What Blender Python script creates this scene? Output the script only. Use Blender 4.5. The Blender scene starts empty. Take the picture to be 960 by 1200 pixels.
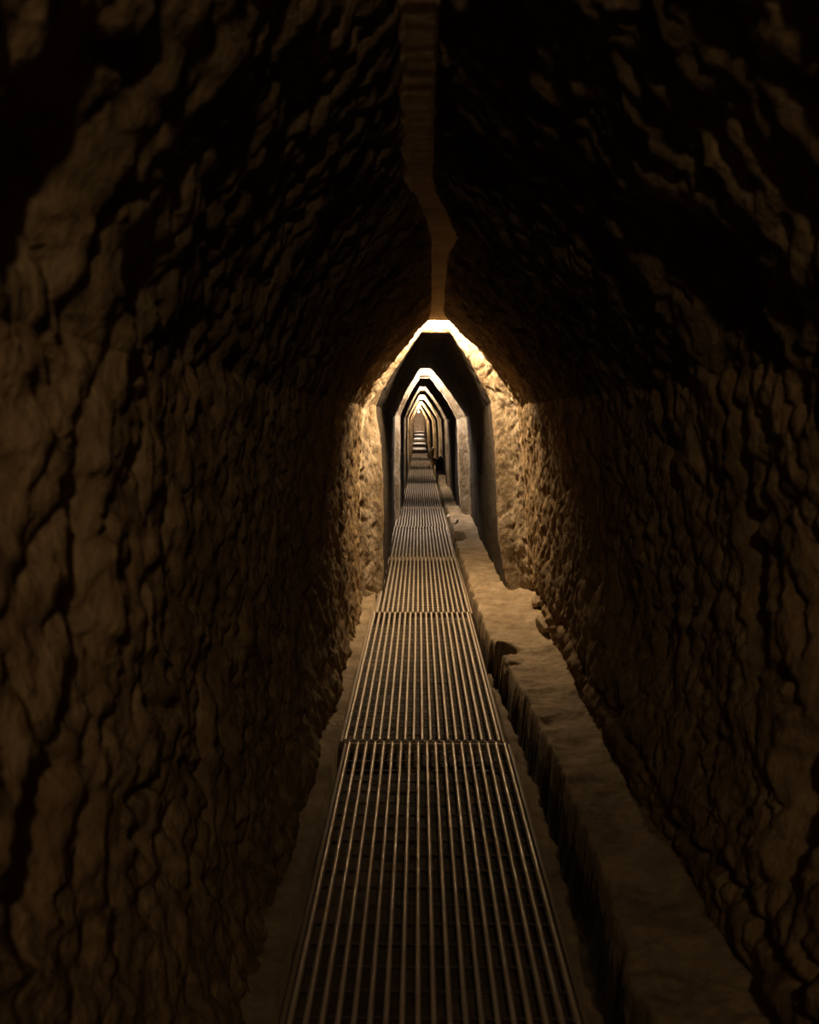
import bpy, bmesh, math, random
import numpy as np
from mathutils import Vector, Matrix
random.seed(7)
scn = bpy.context.scene
col = scn.collection

# ------------------------------------------------------------------ noise
_rng = np.random.RandomState(11)
_P = _rng.permutation(4096)
_G = _rng.uniform(0, 2*math.pi, 4096)
def _h(ix, iy, seed):
    return _G[_P[(_P[(ix+seed*131) & 4095]+iy) & 4095]]
def perlin(x, y, seed=0):
    x = np.asarray(x, float); y = np.asarray(y, float)
    ix = np.floor(x).astype(int); iy = np.floor(y).astype(int)
    fx = x-ix; fy = y-iy
    u = fx*fx*fx*(fx*(fx*6-15)+10); v = fy*fy*fy*(fy*(fy*6-15)+10)
    def g(a, b):
        t = _h(ix+a, iy+b, seed)
        return np.cos(t)*(fx-a)+np.sin(t)*(fy-b)
    return 1.5*((g(0,0)*(1-u)+g(1,0)*u)*(1-v)+(g(0,1)*(1-u)+g(1,1)*u)*v)
def fbm(x, y, o=3, seed=0):
    r = 0; a = 1.0
    for k in range(o):
        r = r+a*perlin(x*2**k+7.3*k, y*2**k-3.1*k, seed+k); a *= .5
    return r
def sstep(a, b, x):
    t = np.clip((x-a)/(b-a), 0, 1); return t*t*(3-2*t)

# ------------------------------------------------------------------ materials
def mat(name):
    m = bpy.data.materials.new(name); m.use_nodes = True
    nt = m.node_tree
    return m, nt, nt.nodes['Principled BSDF']
def earth(name, c1, c2, c3, scale=(1,1,1), bump=.5, rough=.95, fine=45, spec=.1):
    m, nt, b = mat(name)
    tc = nt.nodes.new('ShaderNodeTexCoord'); mp = nt.nodes.new('ShaderNodeMapping')
    mp.inputs['Scale'].default_value = scale
    nt.links.new(tc.outputs['Object'], mp.inputs[0])
    n1 = nt.nodes.new('ShaderNodeTexNoise'); n1.inputs['Scale'].default_value = 5; n1.inputs['Detail'].default_value = 7
    n2 = nt.nodes.new('ShaderNodeTexNoise'); n2.inputs['Scale'].default_value = fine; n2.inputs['Detail'].default_value = 5; n2.inputs['Roughness'].default_value = .65
    nt.links.new(mp.outputs[0], n1.inputs['Vector']); nt.links.new(mp.outputs[0], n2.inputs['Vector'])
    mx = nt.nodes.new('ShaderNodeMath'); mx.operation = 'MULTIPLY_ADD'
    mx.inputs[1].default_value = .4
    nt.links.new(n2.outputs[0], mx.inputs[0]); 
    m2 = nt.nodes.new('ShaderNodeMath'); m2.operation = 'MULTIPLY'; m2.inputs[1].default_value = .6
    nt.links.new(n1.outputs[0], m2.inputs[0]); nt.links.new(m2.outputs[0], mx.inputs[2])
    r = nt.nodes.new('ShaderNodeValToRGB'); e = r.color_ramp.elements
    e[0].position = .36; e[0].color = (*c1, 1); e[1].position = .64; e[1].color = (*c3, 1)
    k = e.new(.5); k.color = (*c2, 1)
    nt.links.new(mx.outputs[0], r.inputs[0]); nt.links.new(r.outputs[0], b.inputs['Base Color'])
    b.inputs['Roughness'].default_value = rough
    b.inputs['Specular IOR Level'].default_value = spec
    bp = nt.nodes.new('ShaderNodeBump'); bp.inputs['Strength'].default_value = bump; bp.inputs['Distance'].default_value = .02
    nt.links.new(n2.outputs[0], bp.inputs['Height']); nt.links.new(bp.outputs[0], b.inputs['Normal'])
    return m
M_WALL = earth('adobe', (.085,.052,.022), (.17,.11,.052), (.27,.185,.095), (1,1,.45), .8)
M_COLLAR_LIT = earth('lit_collar', (.09,.06,.03), (.20,.145,.085), (.30,.23,.15), (1,1,.7), .9, .9, 30)  # collar tone paled to carry the lamp-lit bands
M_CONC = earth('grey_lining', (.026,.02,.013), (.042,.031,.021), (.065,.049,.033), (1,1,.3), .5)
M_CROWN_LIT = earth('crown_lit', (.30,.21,.11), (.40,.29,.16), (.48,.36,.21), (1,1,1), .5)  # strip colour lightened so the ridge looks lit
M_CEIL = earth('adobe_vault_shade', (.05,.031,.013), (.10,.066,.031), (.17,.115,.057), (1,1,.5), .8)  # adobe darkened, shade of the upper flanks put into the colour
M_FLOOR = earth('trodden_earth', (.13,.09,.047), (.21,.148,.082), (.29,.21,.125), (1,1,1), .5, .85, 30)
M_GUTTER_SHADE = earth('shaded_earth', (.035,.024,.013), (.06,.042,.023), (.10,.07,.04), (1,1,1), .5, .8, 30)  # earth darkened to paint the shade down in the gutter
M_ROCK = earth('dark_rock', (.02,.016,.014), (.04,.03,.025), (.07,.055,.045), (1,1,1), .5, .7)
M_STONE = earth('pale_rock', (.22,.16,.10), (.34,.25,.16), (.45,.34,.23), (1,1,1), .5, .85)

def metal(name, c, metallic=.6, rough=.38, dust=(.30,.2,.1), damt=.5):
    m, nt, b = mat(name)
    tc = nt.nodes.new('ShaderNodeTexCoord')
    n = nt.nodes.new('ShaderNodeTexNoise'); n.inputs['Scale'].default_value = 9; n.inputs['Detail'].default_value = 8; n.inputs['Roughness'].default_value = .7
    nt.links.new(tc.outputs['Object'], n.inputs['Vector'])
    r = nt.nodes.new('ShaderNodeValToRGB'); e = r.color_ramp.elements
    e[0].position = .40; e[0].color = (*c, 1); e[1].position = .68; e[1].color = (*dust, 1)
    nt.links.new(n.outputs[0], r.inputs[0]); nt.links.new(r.outputs[0], b.inputs['Base Color'])
    rr = nt.nodes.new('ShaderNodeMapRange'); rr.inputs[1].default_value = .35; rr.inputs[2].default_value = .7
    rr.inputs[3].default_value = rough; rr.inputs[4].default_value = min(1, rough+.3)
    nt.links.new(n.outputs[0], rr.inputs[0]); nt.links.new(rr.outputs[0], b.inputs['Roughness'])
    b.inputs['Metallic'].default_value = metallic
    return m
M_BAR = metal('dusty_galvanised_steel', (.62,.53,.43), .5, .29, (.55,.41,.25))
M_RAIL = metal('muddy_steel', (.20,.14,.085), .3, .5, (.26,.18,.10))
M_RUST = metal('rusty_rod', (.07,.045,.03), .2, .7, (.09,.06,.035))
M_HOUS = metal('lamp_metal', (.25,.25,.24), .6, .4, (.3,.27,.22))
def emit(name, c, s):
    m, nt, b = mat(name)
    b.inputs['Base Color'].default_value = (.8,.8,.8,1)
    b.inputs['Emission Color'].default_value = (*c, 1); b.inputs['Emission Strength'].default_value = s
    return m

# ------------------------------------------------------------------ helpers
def link(name, me, m, parent=None, smooth=True):
    if m: me.materials.append(m)
    if smooth: me.polygons.foreach_set('use_smooth', [True]*len(me.polygons))
    o = bpy.data.objects.new(name, me); col.objects.link(o)
    if parent: o.parent = parent
    return o
def grid_mesh(name, P, flip=False):
    """P: (ny, ns, 3) array -> mesh"""
    ny, ns = P.shape[:2]
    me = bpy.data.meshes.new(name)
    idx = np.arange(ny*ns).reshape(ny, ns)
    q = np.stack([idx[:-1,:-1], idx[1:,:-1], idx[1:,1:], idx[:-1,1:]], -1).reshape(-1, 4)
    if flip: q = q[:, ::-1]
    nf = len(q)
    me.vertices.add(ny*ns); me.vertices.foreach_set('co', P.reshape(-1).astype(np.float32))
    me.loops.add(nf*4); me.loops.foreach_set('vertex_index', q.reshape(-1).astype(np.int32))
    me.polygons.add(nf); me.polygons.foreach_set('loop_start', np.arange(0, nf*4, 4, dtype=np.int32))
    me.update(calc_edges=True); me.validate()
    return me
def empty(name, loc, label, cat, group=None):
    o = bpy.data.objects.new(name, None); col.objects.link(o); o.location = loc
    o.empty_display_size = .1
    o['label'] = label; o['category'] = cat
    if group: o['group'] = group
    return o
def bm_obj(name, bm, m, parent=None, smooth=True):
    me = bpy.data.meshes.new(name); bm.to_mesh(me); bm.free()
    return link(name, me, m, parent, smooth)
def add_box(bm, c, s, bevel=0):
    r = bmesh.ops.create_cube(bm, size=1, matrix=Matrix.Translation(c) @ Matrix.Diagonal((*s, 1)))
    if bevel:
        es = list({e for v in r['verts'] for e in v.link_edges})
        bmesh.ops.bevel(bm, geom=es, offset=bevel, segments=2, affect='EDGES', profile=.6)

# ------------------------------------------------------------------ tunnel shell
# stations: y, xl_foot, xl_mid, xl_spring, z_spring_l, xc, crown_half, z_apex, xr_spring, z_spring_r, xr_mid, xr_foot, roughness, foot_z
S = [
 (-2.6, -.46,-.52,-.50,1.62, .00,.035,2.37, .74,1.62, .86,.86, 1.0, -.25),
 ( 1.0, -.46,-.52,-.50,1.62, .00,.035,2.37, .74,1.62, .86,.88, 1.0, -.25),
 ( 3.0, -.47,-.52,-.49,1.62, .00,.038,2.37, .76,1.62, .86,.87, 1.0, -.25),
 ( 3.6, -.47,-.52,-.49,1.62, .08,.045,2.37, .80,1.62, .87,.86, 1.0, -.25),
 ( 4.0, -.47,-.51,-.48,1.62, .12,.055,2.37, .80,1.62, .88,.87, 1.0, -.25),
 ( 4.3, -.47,-.51,-.48,1.62, .11,.040,2.37, .80,1.62, .88,.88, 1.0, -.25),
 ( 5.3, -.47,-.50,-.48,1.62, .12,.036,2.36, .82,1.62, .88,.92, .9, -.25),
 ( 6.3, -.48,-.50,-.47,1.62, .14,.045,2.335, .82,1.62, .88,1.02, .8, -.25),
 ( 6.55,-.49,-.50,-.47,1.61, .15,.06,2.325, .82,1.61, .89,1.04, .7, -.25),
 ( 6.74,-.49,-.50,-.47,1.60, .15,.12,2.315, .82,1.60, .90,1.05, .7, -.25),
 ( 6.775,-.49,-.50,-.47,1.60, .15,.12,2.315, .82,1.60, .90,1.05, .6, -.25),
 ( 6.79,-.47,-.48,-.45,1.60, .16,.12,2.47, .80,1.60, .88,1.0, .6, -.25),
 ( 6.96,-.38,-.39,-.425,1.62, .15,.12,2.47, .70,1.62, .80,.90, .5, -.25),
 ( 7.02,-.335,-.34,-.39,1.63, .14,.13,2.28, .65,1.64, .72,.82, .35, -.25),
 ( 7.06,-.32,-.31,-.375,1.63, .14,.13,2.245, .63,1.65, .68,.80, .22, -.25),
 ( 7.4, -.32,-.31,-.365,1.62, .13,.12,2.25, .63,1.64, .69,.78, .18, -.25),
 (11.7, -.35,-.36,-.35,1.54, .08,.07,2.24, .68,1.55, .75,.78, .22, -.25),
 (12.0, -.35,-.37,-.36,1.54, .09,.07,2.25, .69,1.55, .76,.78, .3, -.25),
 (12.03,-.35,-.37,-.36,1.54, .09,.08,2.25, .69,1.55, .76,.78, .3, -.25),
 (12.05,-.35,-.37,-.36,1.54, .09,.08,2.44, .69,1.55, .76,.78, .3, -.25),
 (12.22,-.34,-.36,-.35,1.55, .09,.08,2.44, .67,1.54, .73,.78, .3, -.25),
 (12.30,-.31,-.31,-.30,1.57, .09,.08,2.18, .60,1.52, .64,.70, .12, -.25),
 (12.36,-.29,-.29,-.285,1.57, .09,.08,2.13, .57,1.52, .60,.68, .1, -.25),
 (17.4, -.30,-.32,-.31,1.54, .08,.06,2.20, .60,1.52, .65,.68, .2, -.25),
 (17.52,-.30,-.32,-.31,1.54, .08,.07,2.216, .60,1.52, .65,.68, .2, -.25),
 (17.55,-.30,-.32,-.31,1.54, .08,.07,2.42, .60,1.52, .65,.68, .2, -.25),
 (17.72,-.30,-.32,-.31,1.54, .08,.07,2.42, .60,1.52, .65,.68, .2, -.25),
 (17.80,-.29,-.29,-.28,1.55, .08,.07,2.11, .55,1.50, .58,.64, .1, -.25),
 (22.9, -.30,-.33,-.32,1.54, .08,.06,2.20, .61,1.52, .66,.66, .2, -.25),
 (23.08,-.30,-.33,-.32,1.54, .08,.07,2.22, .61,1.52, .66,.66, .2, -.25),
 (23.12,-.30,-.33,-.32,1.54, .08,.07,2.42, .61,1.52, .66,.66, .2, -.25),
 (23.3, -.30,-.33,-.32,1.54, .08,.07,2.42, .61,1.52, .66,.66, .2, -.25),
 (23.4, -.28,-.29,-.28,1.54, .08,.07,2.08, .53,1.50, .57,.62, .1, -.25),
 (28.58,-.30,-.32,-.31,1.50, .06,.05,2.14, .56,1.50, .62,.62, .2, -.25),
 (28.62,-.30,-.32,-.31,1.50, .06,.05,2.32, .56,1.50, .62,.62, .2, -.25),
 (28.8, -.30,-.32,-.31,1.50, .06,.06,2.32, .56,1.50, .62,.62, .2, -.25),
 (28.9, -.28,-.28,-.27,1.50, .03,.06,2.04, .46,1.48, .50,.55, .1, -.25),
 (34.28,-.30,-.32,-.30,1.46, .00,.05,2.10, .42,1.46, .47,.52, .2, -.25),
 (34.32,-.30,-.32,-.30,1.46, .00,.05,2.29, .42,1.46, .47,.52, .2, -.25),
 (34.5, -.30,-.32,-.30,1.46, .00,.06,2.29, .42,1.46, .47,.52, .2, -.25),
 (34.6, -.28,-.28,-.27,1.46, .00,.06,2.00, .32,1.46, .36,.45, .1, -.25),
 (42.0, -.32,-.34,-.32,1.50, -.02,.05,2.12, .34,1.50, .38,.45, .2, -.25),
 (42.3, -.32,-.34,-.32,1.50, -.02,.06,2.18, .34,1.50, .38,.45, .2, -.25),
 (42.4, -.30,-.31,-.30,1.50, -.02,.06,2.06, .30,1.50, .34,.42, .1, -.25),
 (54.6, -.34,-.36,-.34,1.55, -.02,.06,2.16, .33,1.55, .36,.42, .2, -.25),
 (55.2, -.34,-.36,-.34,1.55, -.02,.06,2.16, .33,1.55, .36,.42, .2, -.25),
]
S = np.array(S)
def rows(a, b, st): return list(np.arange(a, b, st))
ys = rows(-2.6, .5, .05)+rows(.5, 3.2, .0125)+rows(3.2, 6.5, .02)+rows(6.5, 7.12, .0125)+rows(7.12, 11.6, .045)+rows(11.6, 12.42, .02)
ys += rows(12.42, 17.3, .08)+rows(17.3, 17.9, .03)+rows(17.9, 22.8, .1)+rows(22.8, 23.5, .04)
ys += rows(23.5, 28.4, .13)+rows(28.4, 29.0, .05)+rows(29.0, 34.1, .15)+rows(34.1, 34.7, .05)+rows(34.7, 55.25, .2)
ys = np.array(sorted(set(ys) | {6.775, 6.79, 7.06, 12.03, 12.05, 12.36, 17.52, 17.55, 17.8, 23.08, 23.12, 23.4, 28.58, 28.62, 28.9, 34.28, 34.32, 34.6}))
def par(y): return [np.interp(y, S[:,0], S[:,k]) for k in range(1, 14)]
def section(seg, ys, n):
    """returns base points, outward normals, perimeter coordinate"""
    xlf,xlm,xls,zsl,xc,ch,za,xrs,zsr,xrm,xrf,rg,fz = [a[:,None] for a in par(ys)]
    Y = ys[:,None]
    t = np.linspace(0, 1, n)[None,:]
    if seg in ('L', 'R'):
        xf, xm, xs, zs = (xlf,xlm,xls,zsl) if seg == 'L' else (xrf,xrm,xrs,zsr)
        Z = fz+(zs-fz)*t
        # quadratic-ish: foot, middle (z~.9), spring
        tm = .55
        x = np.where(t < tm, xf+(xm-xf)*sstep(0, tm, t), xm+(xs-xm)*((t-tm)/(1-tm))**1.6)
        X = x+0*Y
        nx = -1.0 if seg == 'L' else 1.0
        N = np.stack([np.full_like(Z, nx)+0*X, 0*X, 0*X], -1)
        s = Z+0*X
        # blend normal to the vault normal near the spring
        k = sstep(.8, 1., t)*.45
        N[..., 2] = k+0*X
    else:
        # left spring -> crown -> right spring, slightly bowed
        nl = n
        tl = np.linspace(0, 1, nl)
        parts = []
        def bow(x0, z0, x1, z1, tt, amt):
            dx, dz = x1-x0, z1-z0
            L = np.sqrt(dx*dx+dz*dz)
            b = amt*np.sin(np.pi*tt)*(1-.35*tt)
            sgn = np.sign(dx)
            return x0+dx*tt-sgn*dz/L*b, z0+dz*tt+sgn*dx/L*b*1.0, -sgn*dz/L+0*tt, np.abs(dx)/L+0*tt, L*tt
        bw = .015+.035*np.clip(rg, 0, 1)
        TT = tl[None,:]+0*Y
        xa, za_, nxa, nza, sa = bow(xls, zsl, xc-ch, za, TT, bw)
        tc = np.linspace(0, 1, 9)[1:-1][None,:]+0*Y
        xb = xc-ch+2*ch*tc; zb = za+0*tc; 
        xr_, zr, nxr, nzr, sr = bow(xrs, zsr, xc+ch, za, TT, bw)
        xr_, zr, nxr, nzr, sr = [a[:, ::-1] for a in (xr_, zr, nxr, nzr, sr)]
        X = np.concatenate([xa, xb, xr_], 1); Z = np.concatenate([za_, zb, zr], 1)
        nx = np.concatenate([nxa, 0*xb, nxr], 1); nz = np.concatenate([nza, 1+0*xb, nzr], 1)
        s = np.concatenate([zsl+sa, za+.3+0*xb, zsr+sr], 1)
        # soften normals at the springs so that walls and vault stay joined
        kl = np.concatenate([sstep(0,.25,TT), 1+0*xb, sstep(0,.25,TT)[:, ::-1]], 1)
        nx0 = np.where(np.arange(X.shape[1])[None,:] < nl, -1., 1.)
        nx = nx0*(1-kl)+nx*kl; nz = .45*(1-kl)+nz*kl
        N = np.stack([nx, 0*nx, nz], -1)
    P = np.stack([X, Y+0*X, Z], -1)
    N = N/np.linalg.norm(N, axis=-1, keepdims=True)
    rgm = rg+0*X
    side = 0 if seg == 'L' else (40 if seg == 'R' else None)
    return P, N, s, rgm
def disp(Y, s, x, rg, crown=None):
    """displacement outward (positive = carved away); seeded by the side of the tunnel"""
    def side(sd, sl):
        u = Y+sl*s
        big = .035*fbm(Y*1.3, s*1.1, 2, sd+1)
        g = fbm(u*10.5, s*5.0, 3, sd+5)               # long tool grooves
        groove = .018*np.maximum(0, g-.12)**.8-.012*np.maximum(0, -g)
        p = perlin(u*19+2.5*perlin(Y*3, s*3, sd+31), s*9.5, sd+9)
        pock = .062*np.maximum(0, p-.18)+.022*np.maximum(0, perlin(u*7+3, s*2.2, sd+21)-.38)
        lump = .020*fbm(u*13+1.2*perlin(Y*4,s*4,sd+33), s*7.5, 3, sd+13)
        fine = .008*fbm(u*34, s*22, 2, sd+17)
        return big*.8+groove+pock+lump+fine
    L = side(0, .16); R = side(50, .16)
    d = np.where(x < .1, L, R)
    smooth = .010*fbm(Y*2.2, s*2.2+x, 3, 90)+.0022*fbm(Y*18, s*12, 2, 93)
    w = np.clip(rg, 0, 1)
    return d*w+smooth*(1-w)
def build(name, seg, n, m, flip):
    P, N, s, rg = section(seg, ys, n)
    Y = P[...,1]
    d = disp(Y, s, P[...,0] if seg == 'C' else np.full_like(s, -1. if seg == 'L' else 1.), rg)
    if seg == 'C':
        # the crown is a smoother strip between the two rough flanks
        c = par(ys); xc = c[4][:,None]; ch = c[5][:,None]
        cr = 1-sstep(0, .035, np.abs(P[...,0]-xc)-ch)
        rib = .003*perlin(Y*22, P[...,0]*6, 77)-.006
        # flanks recede beside the crown, leaving it as a low rib
        d = d*(1-cr)+(rib)*cr
    D = d[...,None]*N
    P = P+D
    # cavities broken out of the sides, shared by wall and vault so that they stay joined
    for (sg, cy, cz, ry, rz, a) in ((1,1.80,1.82,.16,.13,.15),(1,1.62,1.05,.10,.16,.12),(1,2.0,1.20,.06,.2,.07),(1,1.75,.62,.09,.2,.08),(1,2.6,1.5,.05,.2,.05),
                                    (-1,.97,1.78,.08,.10,.09),(-1,1.2,1.30,.04,.14,.05),(-1,1.05,.92,.06,.10,.06),(-1,1.9,.8,.03,.25,.05),(-1,1.35,1.72,.10,.06,.06),(-1,1.62,1.2,.03,.2,.04)):
        on = (P[...,0] > .15) if sg > 0 else (P[...,0] < .05)
        P[...,0] += sg*on*a*np.exp(-(((P[...,1]-cy)/ry)**2+((P[...,2]-cz)/rz)**2)**1.5)
    if seg == 'R':
        z = P[...,2]; 
        b = .07*sstep(.75, .35, z)*sstep(.02,.2,z)*sstep(0.2, 1.2, Y)*sstep(7.3, 6.6, Y)*(.55+.6*fbm(Y*1.7, z*1.5, 2, 61))
        b = np.clip(b, -.03, .14)
        P[...,0] -= b
        # undercut seam that follows the foot of the wall
        seam = .24+.10*perlin(Y*1.4, Y*0, 63)+.06*perlin(Y*4, Y*0, 64)
        P[...,0] += .05*np.exp(-((z-seam)/.035)**2)*sstep(7.0, 6.4, Y)
        # deep cavity high on the wall close by
    if seg == 'L':
        z = P[...,2]
        # foot of the wall slumps towards the grating
        P[...,0] += .05*sstep(.3, 0, z)*(.5+.5*fbm(Y*2, z*2, 2, 71))*sstep(7, 6, Y)
    me = grid_mesh(name, P, flip)
    o = link(name, me, m); o['kind'] = 'structure'
    for mm in (M_COLLAR_LIT, M_CONC, M_CROWN_LIT, M_WALL): me.materials.append(mm)
    # collar colour carries the lamp-lit bands, grey lining beyond, crown paled as if lit
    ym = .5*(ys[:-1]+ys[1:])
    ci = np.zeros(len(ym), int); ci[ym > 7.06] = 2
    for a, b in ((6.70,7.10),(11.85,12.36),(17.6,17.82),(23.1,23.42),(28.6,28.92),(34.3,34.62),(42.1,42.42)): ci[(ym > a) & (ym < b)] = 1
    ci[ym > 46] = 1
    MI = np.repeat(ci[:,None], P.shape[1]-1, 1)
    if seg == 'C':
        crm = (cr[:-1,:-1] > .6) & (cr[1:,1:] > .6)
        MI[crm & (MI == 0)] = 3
        # lighter adobe stands in for the glow on the flanks by the first arch
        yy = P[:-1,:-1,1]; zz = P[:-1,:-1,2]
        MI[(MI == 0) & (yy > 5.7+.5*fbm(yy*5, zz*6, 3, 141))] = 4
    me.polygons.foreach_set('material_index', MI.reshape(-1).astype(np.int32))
    return o
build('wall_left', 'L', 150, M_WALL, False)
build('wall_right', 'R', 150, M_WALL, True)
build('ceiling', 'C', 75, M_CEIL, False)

# far end wall, a bend of the tunnel: a lumpy plastered face
def end_wall(name, y, sgn):
    zz = np.linspace(-.3, 2.5, 60); xx = np.linspace(-.7, 1.1, 40)
    Z, X = np.meshgrid(zz, xx, indexing='ij')
    Yv = y+sgn*(.05*fbm(X*3, Z*2, 3, 101)-.12*np.cos(X*2.2)+.1)
    o = link(name, grid_mesh(name, np.stack([X, Yv, Z], -1), sgn < 0), M_STONE if sgn > 0 else M_WALL); o['kind'] = 'structure'
end_wall('wall_back', 55.0, 1)
end_wall('wall_front', -2.5, -1)

# ------------------------------------------------------------------ floor: earth bed, gutter and ledge
GL, GR = -.367, .412            # edges of the grating
def step_z(y):                  # the passage climbs in low steps far away
    z = 0*y
    for k, yy in enumerate((37.23, 40.5, 44.5, 48.5, 52.0)):
        z = z+.15*(y >= yy)
    return z
def floor_rows(ys, xs, name):
    Y, X = np.meshgrid(ys, xs, indexing='ij')
    st = step_z(Y)
    bed = -.095+.012*fbm(X*9, Y*7, 2, 111)
    left = -.006+.012*fbm(X*6, Y*4, 3, 113)+.05*sstep(-.42, -.56, X)
    # inner edge of the ledge
    e = np.interp(Y, [0, 1.8, 2.1, 2.6, 3.2, 4.2, 4.9, 5.6, 6.5, 9, 60], [.55,.535,.55,.575,.575,.55,.495,.455,.43,.425,.43])
    e = e+.020*perlin(Y*5, Y*0, 115)+.008*perlin(Y*9, Y*0, 116)+.012*perlin(Y*15, X*14, 117)
    hled = np.interp(Y, [0, 6, 9.6, 10.2, 10.35, 11.2, 13.4, 13.6, 16.5, 19, 19.2, 23, 23.2, 29, 30, 60],
                        [.0,.01, .01, .0, .05, .08, .07, .0, .02, .05, .18, .2, .10, .14,.3,.35])
    led = hled+.022*fbm(X*3, Y*5, 3, 118)+.006*fbm(X*7, Y*14, 2, 121)+.004*fbm(X*30, Y*40, 2, 124)+.05*sstep(.74, .95, X)
    gut = -.34+.04*fbm(X*8, Y*8, 2, 126)
    # holes broken into the rim of the ledge
    def hole(cx, cy, rx, ry, dep, ang=0):
        c, s = math.cos(ang), math.sin(ang)
        a = (X-cx)*c+(Y-cy)*s; b = -(X-cx)*s+(Y-cy)*c
        r = (a/rx)**2+(b/ry)**2+.25*perlin(X*20, Y*14, 128)
        return dep*(1-sstep(.75, 1.1, r))
    led = led-hole(.51, 5.17, .15, .16, .30, .5)-hole(.58, 4.86, .06, .03, .04, .3)-hole(.50, 10.25, .10, .28, .16)-hole(.46,8.6,.03,.12,.1)
    z = np.where(X < GL-.012, left, bed)
    # a strip of trodden soil beside the grating, then the narrow broken gutter
    soil = -.022+.012*fbm(X*9, Y*6, 3, 131)
    t = sstep(GR+.005, GR+.016, X)
    z = z*(1-t)+soil*t
    gs = np.maximum(e-.085+.014*perlin(Y*6, X*5, 133), GR+.008)
    t = sstep(0, .022, X-gs)
    z = z*(1-t)+gut*t
    t2 = sstep(0, .045, X-e)
    z = z*(1-t2)+led*t2
    P = np.stack([X, Y, z+st], -1)
    return P
def mk_floor():
    yl = rows(-2.6, .9, .06)+rows(.9, 7.4, .0125)+rows(7.4, 14, .03)+rows(14, 24, .06)+rows(24, 36, .12)
    for s0 in (37.23, 40.5, 44.5, 48.5, 52.0): yl += [s0-.01, s0+.005]
    yl += rows(36.05, 55.3, .25)
    yl = np.array(sorted(yl))
    xs = np.array(rows(-.75, -.38, .03)+rows(-.38, -.34, .006)+rows(-.34, .39, .05)+rows(.39, .66, .007)+rows(.66, 1.0, .012)+rows(1.0, 1.25, .05))
    P = floor_rows(yl, xs, 'floor'); me = grid_mesh('floor', P, True)
    o = link('floor', me, M_FLOOR); o['kind'] = 'structure'
    me.materials.append(M_GUTTER_SHADE)                      # shade painted into the gutter and the bed under the gratings
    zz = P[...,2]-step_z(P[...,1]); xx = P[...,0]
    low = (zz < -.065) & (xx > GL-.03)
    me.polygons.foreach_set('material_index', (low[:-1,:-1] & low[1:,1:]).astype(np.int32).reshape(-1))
mk_floor()

# ------------------------------------------------------------------ gratings
NB = 19; SP = .727/18
def grating(L):
    root = empty('floor_grating', (0,0,0), '', 'grating', 'steel gratings of the walkway')
    bm = bmesh.new()
    r = .0078
    nseg = 8
    for k in range(NB):
        x = -.342+SP*k
        # deep bar with a rounded, worn top
        prof = [(-r*.75,-.035)]+[(-r*math.cos(a), -.0068+r*math.sin(a)) for a in np.linspace(0, math.pi, nseg)]+[(r*.75,-.035)]
        vs = []
        for yy in (.008, L-.008):
            vs.append([bm.verts.new((x+px, yy, pz)) for px, pz in prof])
        for i in range(len(prof)-1):
            bm.faces.new((vs[0][i], vs[0][i+1], vs[1][i+1], vs[1][i]))
        for e, fl in ((0, 1), (1, -1)):
            bm.faces.new([bm.verts.new(v.co) for v in vs[e]][::fl])
    n = int(round(L/.10))
    bm.normal_update()
    bar = bm_obj('bearing_bars', bm, M_BAR, root)
    bm = bmesh.new()
    for j in range(n):
        yy = (j+.5)*L/n
        add_box(bm, ((GL+GR)/2, yy, -.033), (GR-GL-.04, .006, .005))
    bm_obj('cross_rods', bm, M_RUST, root, False)
    for sx in (GL+.006, GR-.006):
        bm = bmesh.new(); add_box(bm, (sx, L/2, -.029), (.014, L-.006, .04), .004)
        bm_obj('side_rail', bm, M_RAIL, root, False)
    for yy in (.006, L-.006):
        bm = bmesh.new(); add_box(bm, ((GL+GR)/2, yy, -.024), (GR-GL-.06, .008, .034), .002)
        bm_obj('end_rail', bm, M_RAIL, root, False)
    return root
LP = 2.57
g0 = grating(LP)
ystart = [-1.35, 1.15]
def copy_tree(o):
    c = o.copy(); col.objects.link(c)
    for ch in list(o.children):
        d = ch.copy(); col.objects.link(d); d.parent = c
    return c
seams = [3.67+2.58*(i-1) for i in range(14)]
words = ['nearest steel grating, filling the walkway at the bottom of the view',
 'amber lit steel grating beside the dark hole in the ledge',
 'steel grating lying right under the nearest lit arch',
 'shiny grey steel grating between the nearest and the second lit arch',
 'steel grating lying right under the second lit arch',
 'steel grating just beyond the second lit arch',
 'steel grating lying right under the third lit arch',
 'steel grating just beyond the third lit arch, beside the black stones',
 'steel grating lying right under the fourth lit arch',
 'steel grating just beyond the fourth lit arch, beside a sandy boulder',
 'steel grating lying right under the fifth lit arch, beside the biggest boulder',
 'steel grating just beyond the fifth lit arch',
 'steel grating second before the far steps',
 'last steel grating, ending at the foot of the far steps']
for i, y in enumerate(seams):
    o = g0 if i == 0 else copy_tree(g0)
    o.location = ((.018, -.004, .012, 0, .01, -.005, 0)[i % 7], y, (.0, .003, -.002, .002, 0)[i % 5])
    o['label'] = words[i]

# low metal covered steps far away
step_words = ['lowest','second','third','fourth','topmost']
sg0 = None
for i, (yy, ln) in enumerate(((37.23, 3.25), (40.5, 3.98), (44.5, 3.98), (48.5, 3.48), (52.0, 2.4))):
    root = empty('step_plate', (0, yy, .15*(i+1)), 'metal tread plate on the %s step at the far end of the tunnel' % step_words[i], 'step', 'tread plates on the far steps')
    bm = bmesh.new(); add_box(bm, (.02, ln/2, -.01), (.62, ln-.04, .012), .003); bm_obj('tread', bm, M_BAR, root, False)
    bm = bmesh.new(); add_box(bm, (.02, -.01, -.06), (.62, .02, .11), .003); bm_obj('nosing', bm, M_BAR, root, False)

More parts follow.
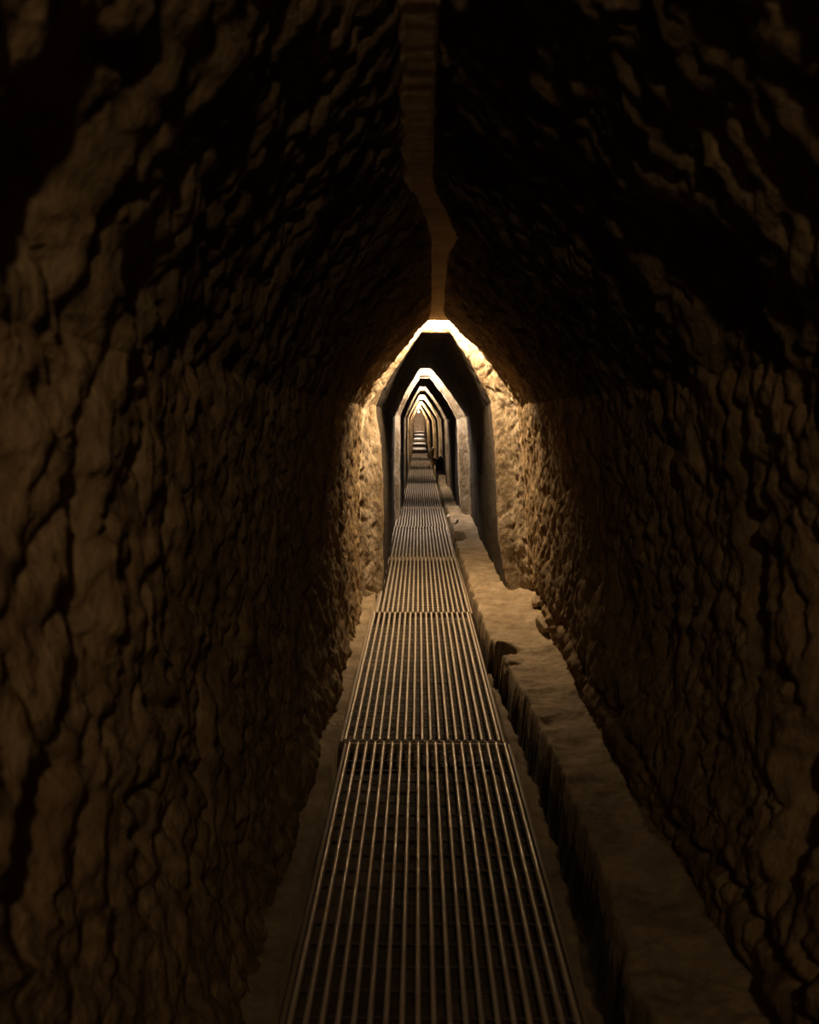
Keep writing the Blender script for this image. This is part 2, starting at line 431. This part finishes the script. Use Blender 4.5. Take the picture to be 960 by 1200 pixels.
# ------------------------------------------------------------------ rubble
def rock(name, loc, size, seed, m, label, cat='rock', group=None, rz=0):
    bm = bmesh.new()
    bmesh.ops.create_icosphere(bm, subdivisions=4, radius=1)
    rs = np.random.RandomState(seed)
    planes = [(rs.normal(size=3), rs.uniform(.55, .85)) for _ in range(11)]
    for v in bm.verts:
        c = np.array(v.co)
        for nrm, dd in planes:
            nn = nrm/np.linalg.norm(nrm); t = c.dot(nn)
            if t > dd: c = c-nn*(t-dd)*.9
        c = c*(1+.05*float(fbm(np.array(c[0]*3+seed), np.array(c[1]*3+c[2]*2), 2, 5)))
        v.co = Vector(c)*.5
        v.co.x *= size[0]*1.2; v.co.y *= size[1]*1.2; v.co.z *= size[2]*1.2
    mn = min(v.co.z for v in bm.verts)
    for v in bm.verts: v.co.z -= mn
    o = bm_obj(name, bm, m); o.location = loc; o.rotation_euler = (0, 0, rz)
    o['label'] = label; o['category'] = cat
    if group: o['group'] = group
    return o
def ledge_z(x, y):
    return float(floor_rows(np.array([y, y+.01]), np.array([x, x+.01]), 'q')[0,0,2])
for args in (
  (.50, 20.0, (.20,.24,.38), 3, M_ROCK, 'tall black stone standing on the ledge beyond the third lit arch'),
  (.56, 19.75, (.10,.14,.16), 4, M_ROCK, 'squat black stone at the foot of the tall black stone'),
  (.50, 19.55, (.12,.14,.10), 5, M_ROCK, 'small black stone in front of the black stone pile'),
  (.46, 12.2, (.09,.16,.07), 6, M_STONE, 'pale flat stone on the rim of the ledge by the second lit arch'),
  (.50, 11.2, (.10,.22,.06), 8, M_STONE, 'long pale stone lying on the ledge in front of the second lit arch'),
  (.50, 25.5, (.13,.3,.22), 9, M_STONE, 'sandy boulder on the ledge behind the black stones'),
  (.47, 27.6, (.10,.3,.45), 10, M_STONE, 'biggest sandy boulder, beside the far walkway'),
  (.39, 32.5, (.07,.24,.34), 12, M_STONE, 'tall sandy boulder in front of the far steps'),
  (.93, 6.2, (.10,.20,.09), 13, M_FLOOR, 'clod of earth at the foot of the right wall, at the nearest lit arch'),
  (.875, 5.5, (.12,.26,.10), 14, M_FLOOR, 'long earth clod at the foot of the right wall before the arch'),
  (.455, 4.62, (.05,.10,.05), 15, M_FLOOR, 'small clod on the gutter rim just nearer than the dark hole')):
    x, y, sz, sd, m, lab = args
    rock('rock' if m is not M_FLOOR else 'earth_clod', (x, y, ledge_z(x, y)-.012), sz, sd, m, lab, 'rock' if m is not M_FLOOR else 'clod', rz=(sd*.7) % .5-.25)

# ------------------------------------------------------------------ lamps
W = (1.0, .75, .49)
def lamp(loc, inten, color, top, label, flat=True):
    """inten: radiant intensity straight down; the glowing part is a flat glass dome (or a round bulb)"""
    root = empty('ceiling_lamp', loc, label, 'lamp', 'lamps in the crown of the tunnel')
    a, c = (.05, .015) if flat else (.032, .036)
    bm = bmesh.new()
    bmesh.ops.create_uvsphere(bm, u_segments=20, v_segments=12, radius=1)
    for v in bm.verts: v.co.x *= a; v.co.y *= a; v.co.z *= c
    bm_obj('bulb', bm, emit('bulb_glow', color, inten/(math.pi*a*a)), root)
    bm = bmesh.new()
    bmesh.ops.create_cone(bm, segments=20, radius1=.021, radius2=.016, depth=.03, cap_ends=True, matrix=Matrix.Translation((0,0,c+.012)))
    bm_obj('socket', bm, M_HOUS, root)
    bm = bmesh.new(); hgt = max(.01, top-loc[2]-c-.02)
    bmesh.ops.create_cone(bm, segments=12, radius1=.006, radius2=.006, depth=hgt, cap_ends=True, matrix=Matrix.Translation((0,0,c+.02+hgt/2)))
    bm_obj('stem', bm, M_HOUS, root)
    return root
lamp((.10, -.75, 2.19), 2.7, W, 2.37, 'bulb hanging behind and above the viewer', False)
lamp((.17, 6.86, 2.375), 34, (1.0,.77,.50), 2.48, 'brightest and nearest glowing lamp, at the peak of the first arch')
lamp((.09, 12.12, 2.335), 30, (1.0,.89,.82), 2.45, 'glowing lamp at the peak of the second lit arch')
lamp((.08, 17.62, 2.325), 22, (1.0,.86,.74), 2.43, 'glowing lamp at the peak of the third lit arch')
lamp((.08, 23.2, 2.33), 20, (1.0,.82,.62), 2.43, 'glowing lamp at the peak of the fourth lit arch')
lamp((.04, 28.7, 2.24), 18, (1.0,.76,.50), 2.33, 'glowing lamp at the peak of the fifth lit arch')
lamp((.00, 34.4, 2.205), 18, (1.0,.76,.50), 2.30, 'glowing lamp at the peak of the sixth lit arch')
lamp((-.02, 42.2, 2.10), 9, (1.0,.76,.54), 2.18, 'glowing lamp above the far steps')
lamp((-.02, 53.2, 2.02), 17, (1.0,.84,.68), 2.14, 'most distant lamp, lighting the pale end wall')

# ------------------------------------------------------------------ world, camera
w = bpy.data.worlds.new('w'); scn.world = w; w.use_nodes = True
w.node_tree.nodes['Background'].inputs[0].default_value = (0,0,0,1)
w.node_tree.nodes['Background'].inputs[1].default_value = 0
cd = bpy.data.cameras.new('camera'); cam = bpy.data.objects.new('camera', cd); col.objects.link(cam)
cd.sensor_fit = 'VERTICAL'; cd.sensor_height = 36; cd.sensor_width = 36; cd.lens = 950/1200*36
cam.location = (0, 0, 1.5)
cam.rotation_euler = (math.pi/2-math.atan(108/950), 0, math.atan(11/950))
cd.clip_start = .02; cd.clip_end = 200
cd.dof.use_dof = True; cd.dof.focus_distance = 7.5; cd.dof.aperture_fstop = 3.5
scn.camera = cam
scn.view_settings.view_transform = 'Standard'; scn.view_settings.look = 'None'
scn.view_settings.gamma = 1; scn.view_settings.use_curve_mapping = False
scn.view_settings.exposure = 0
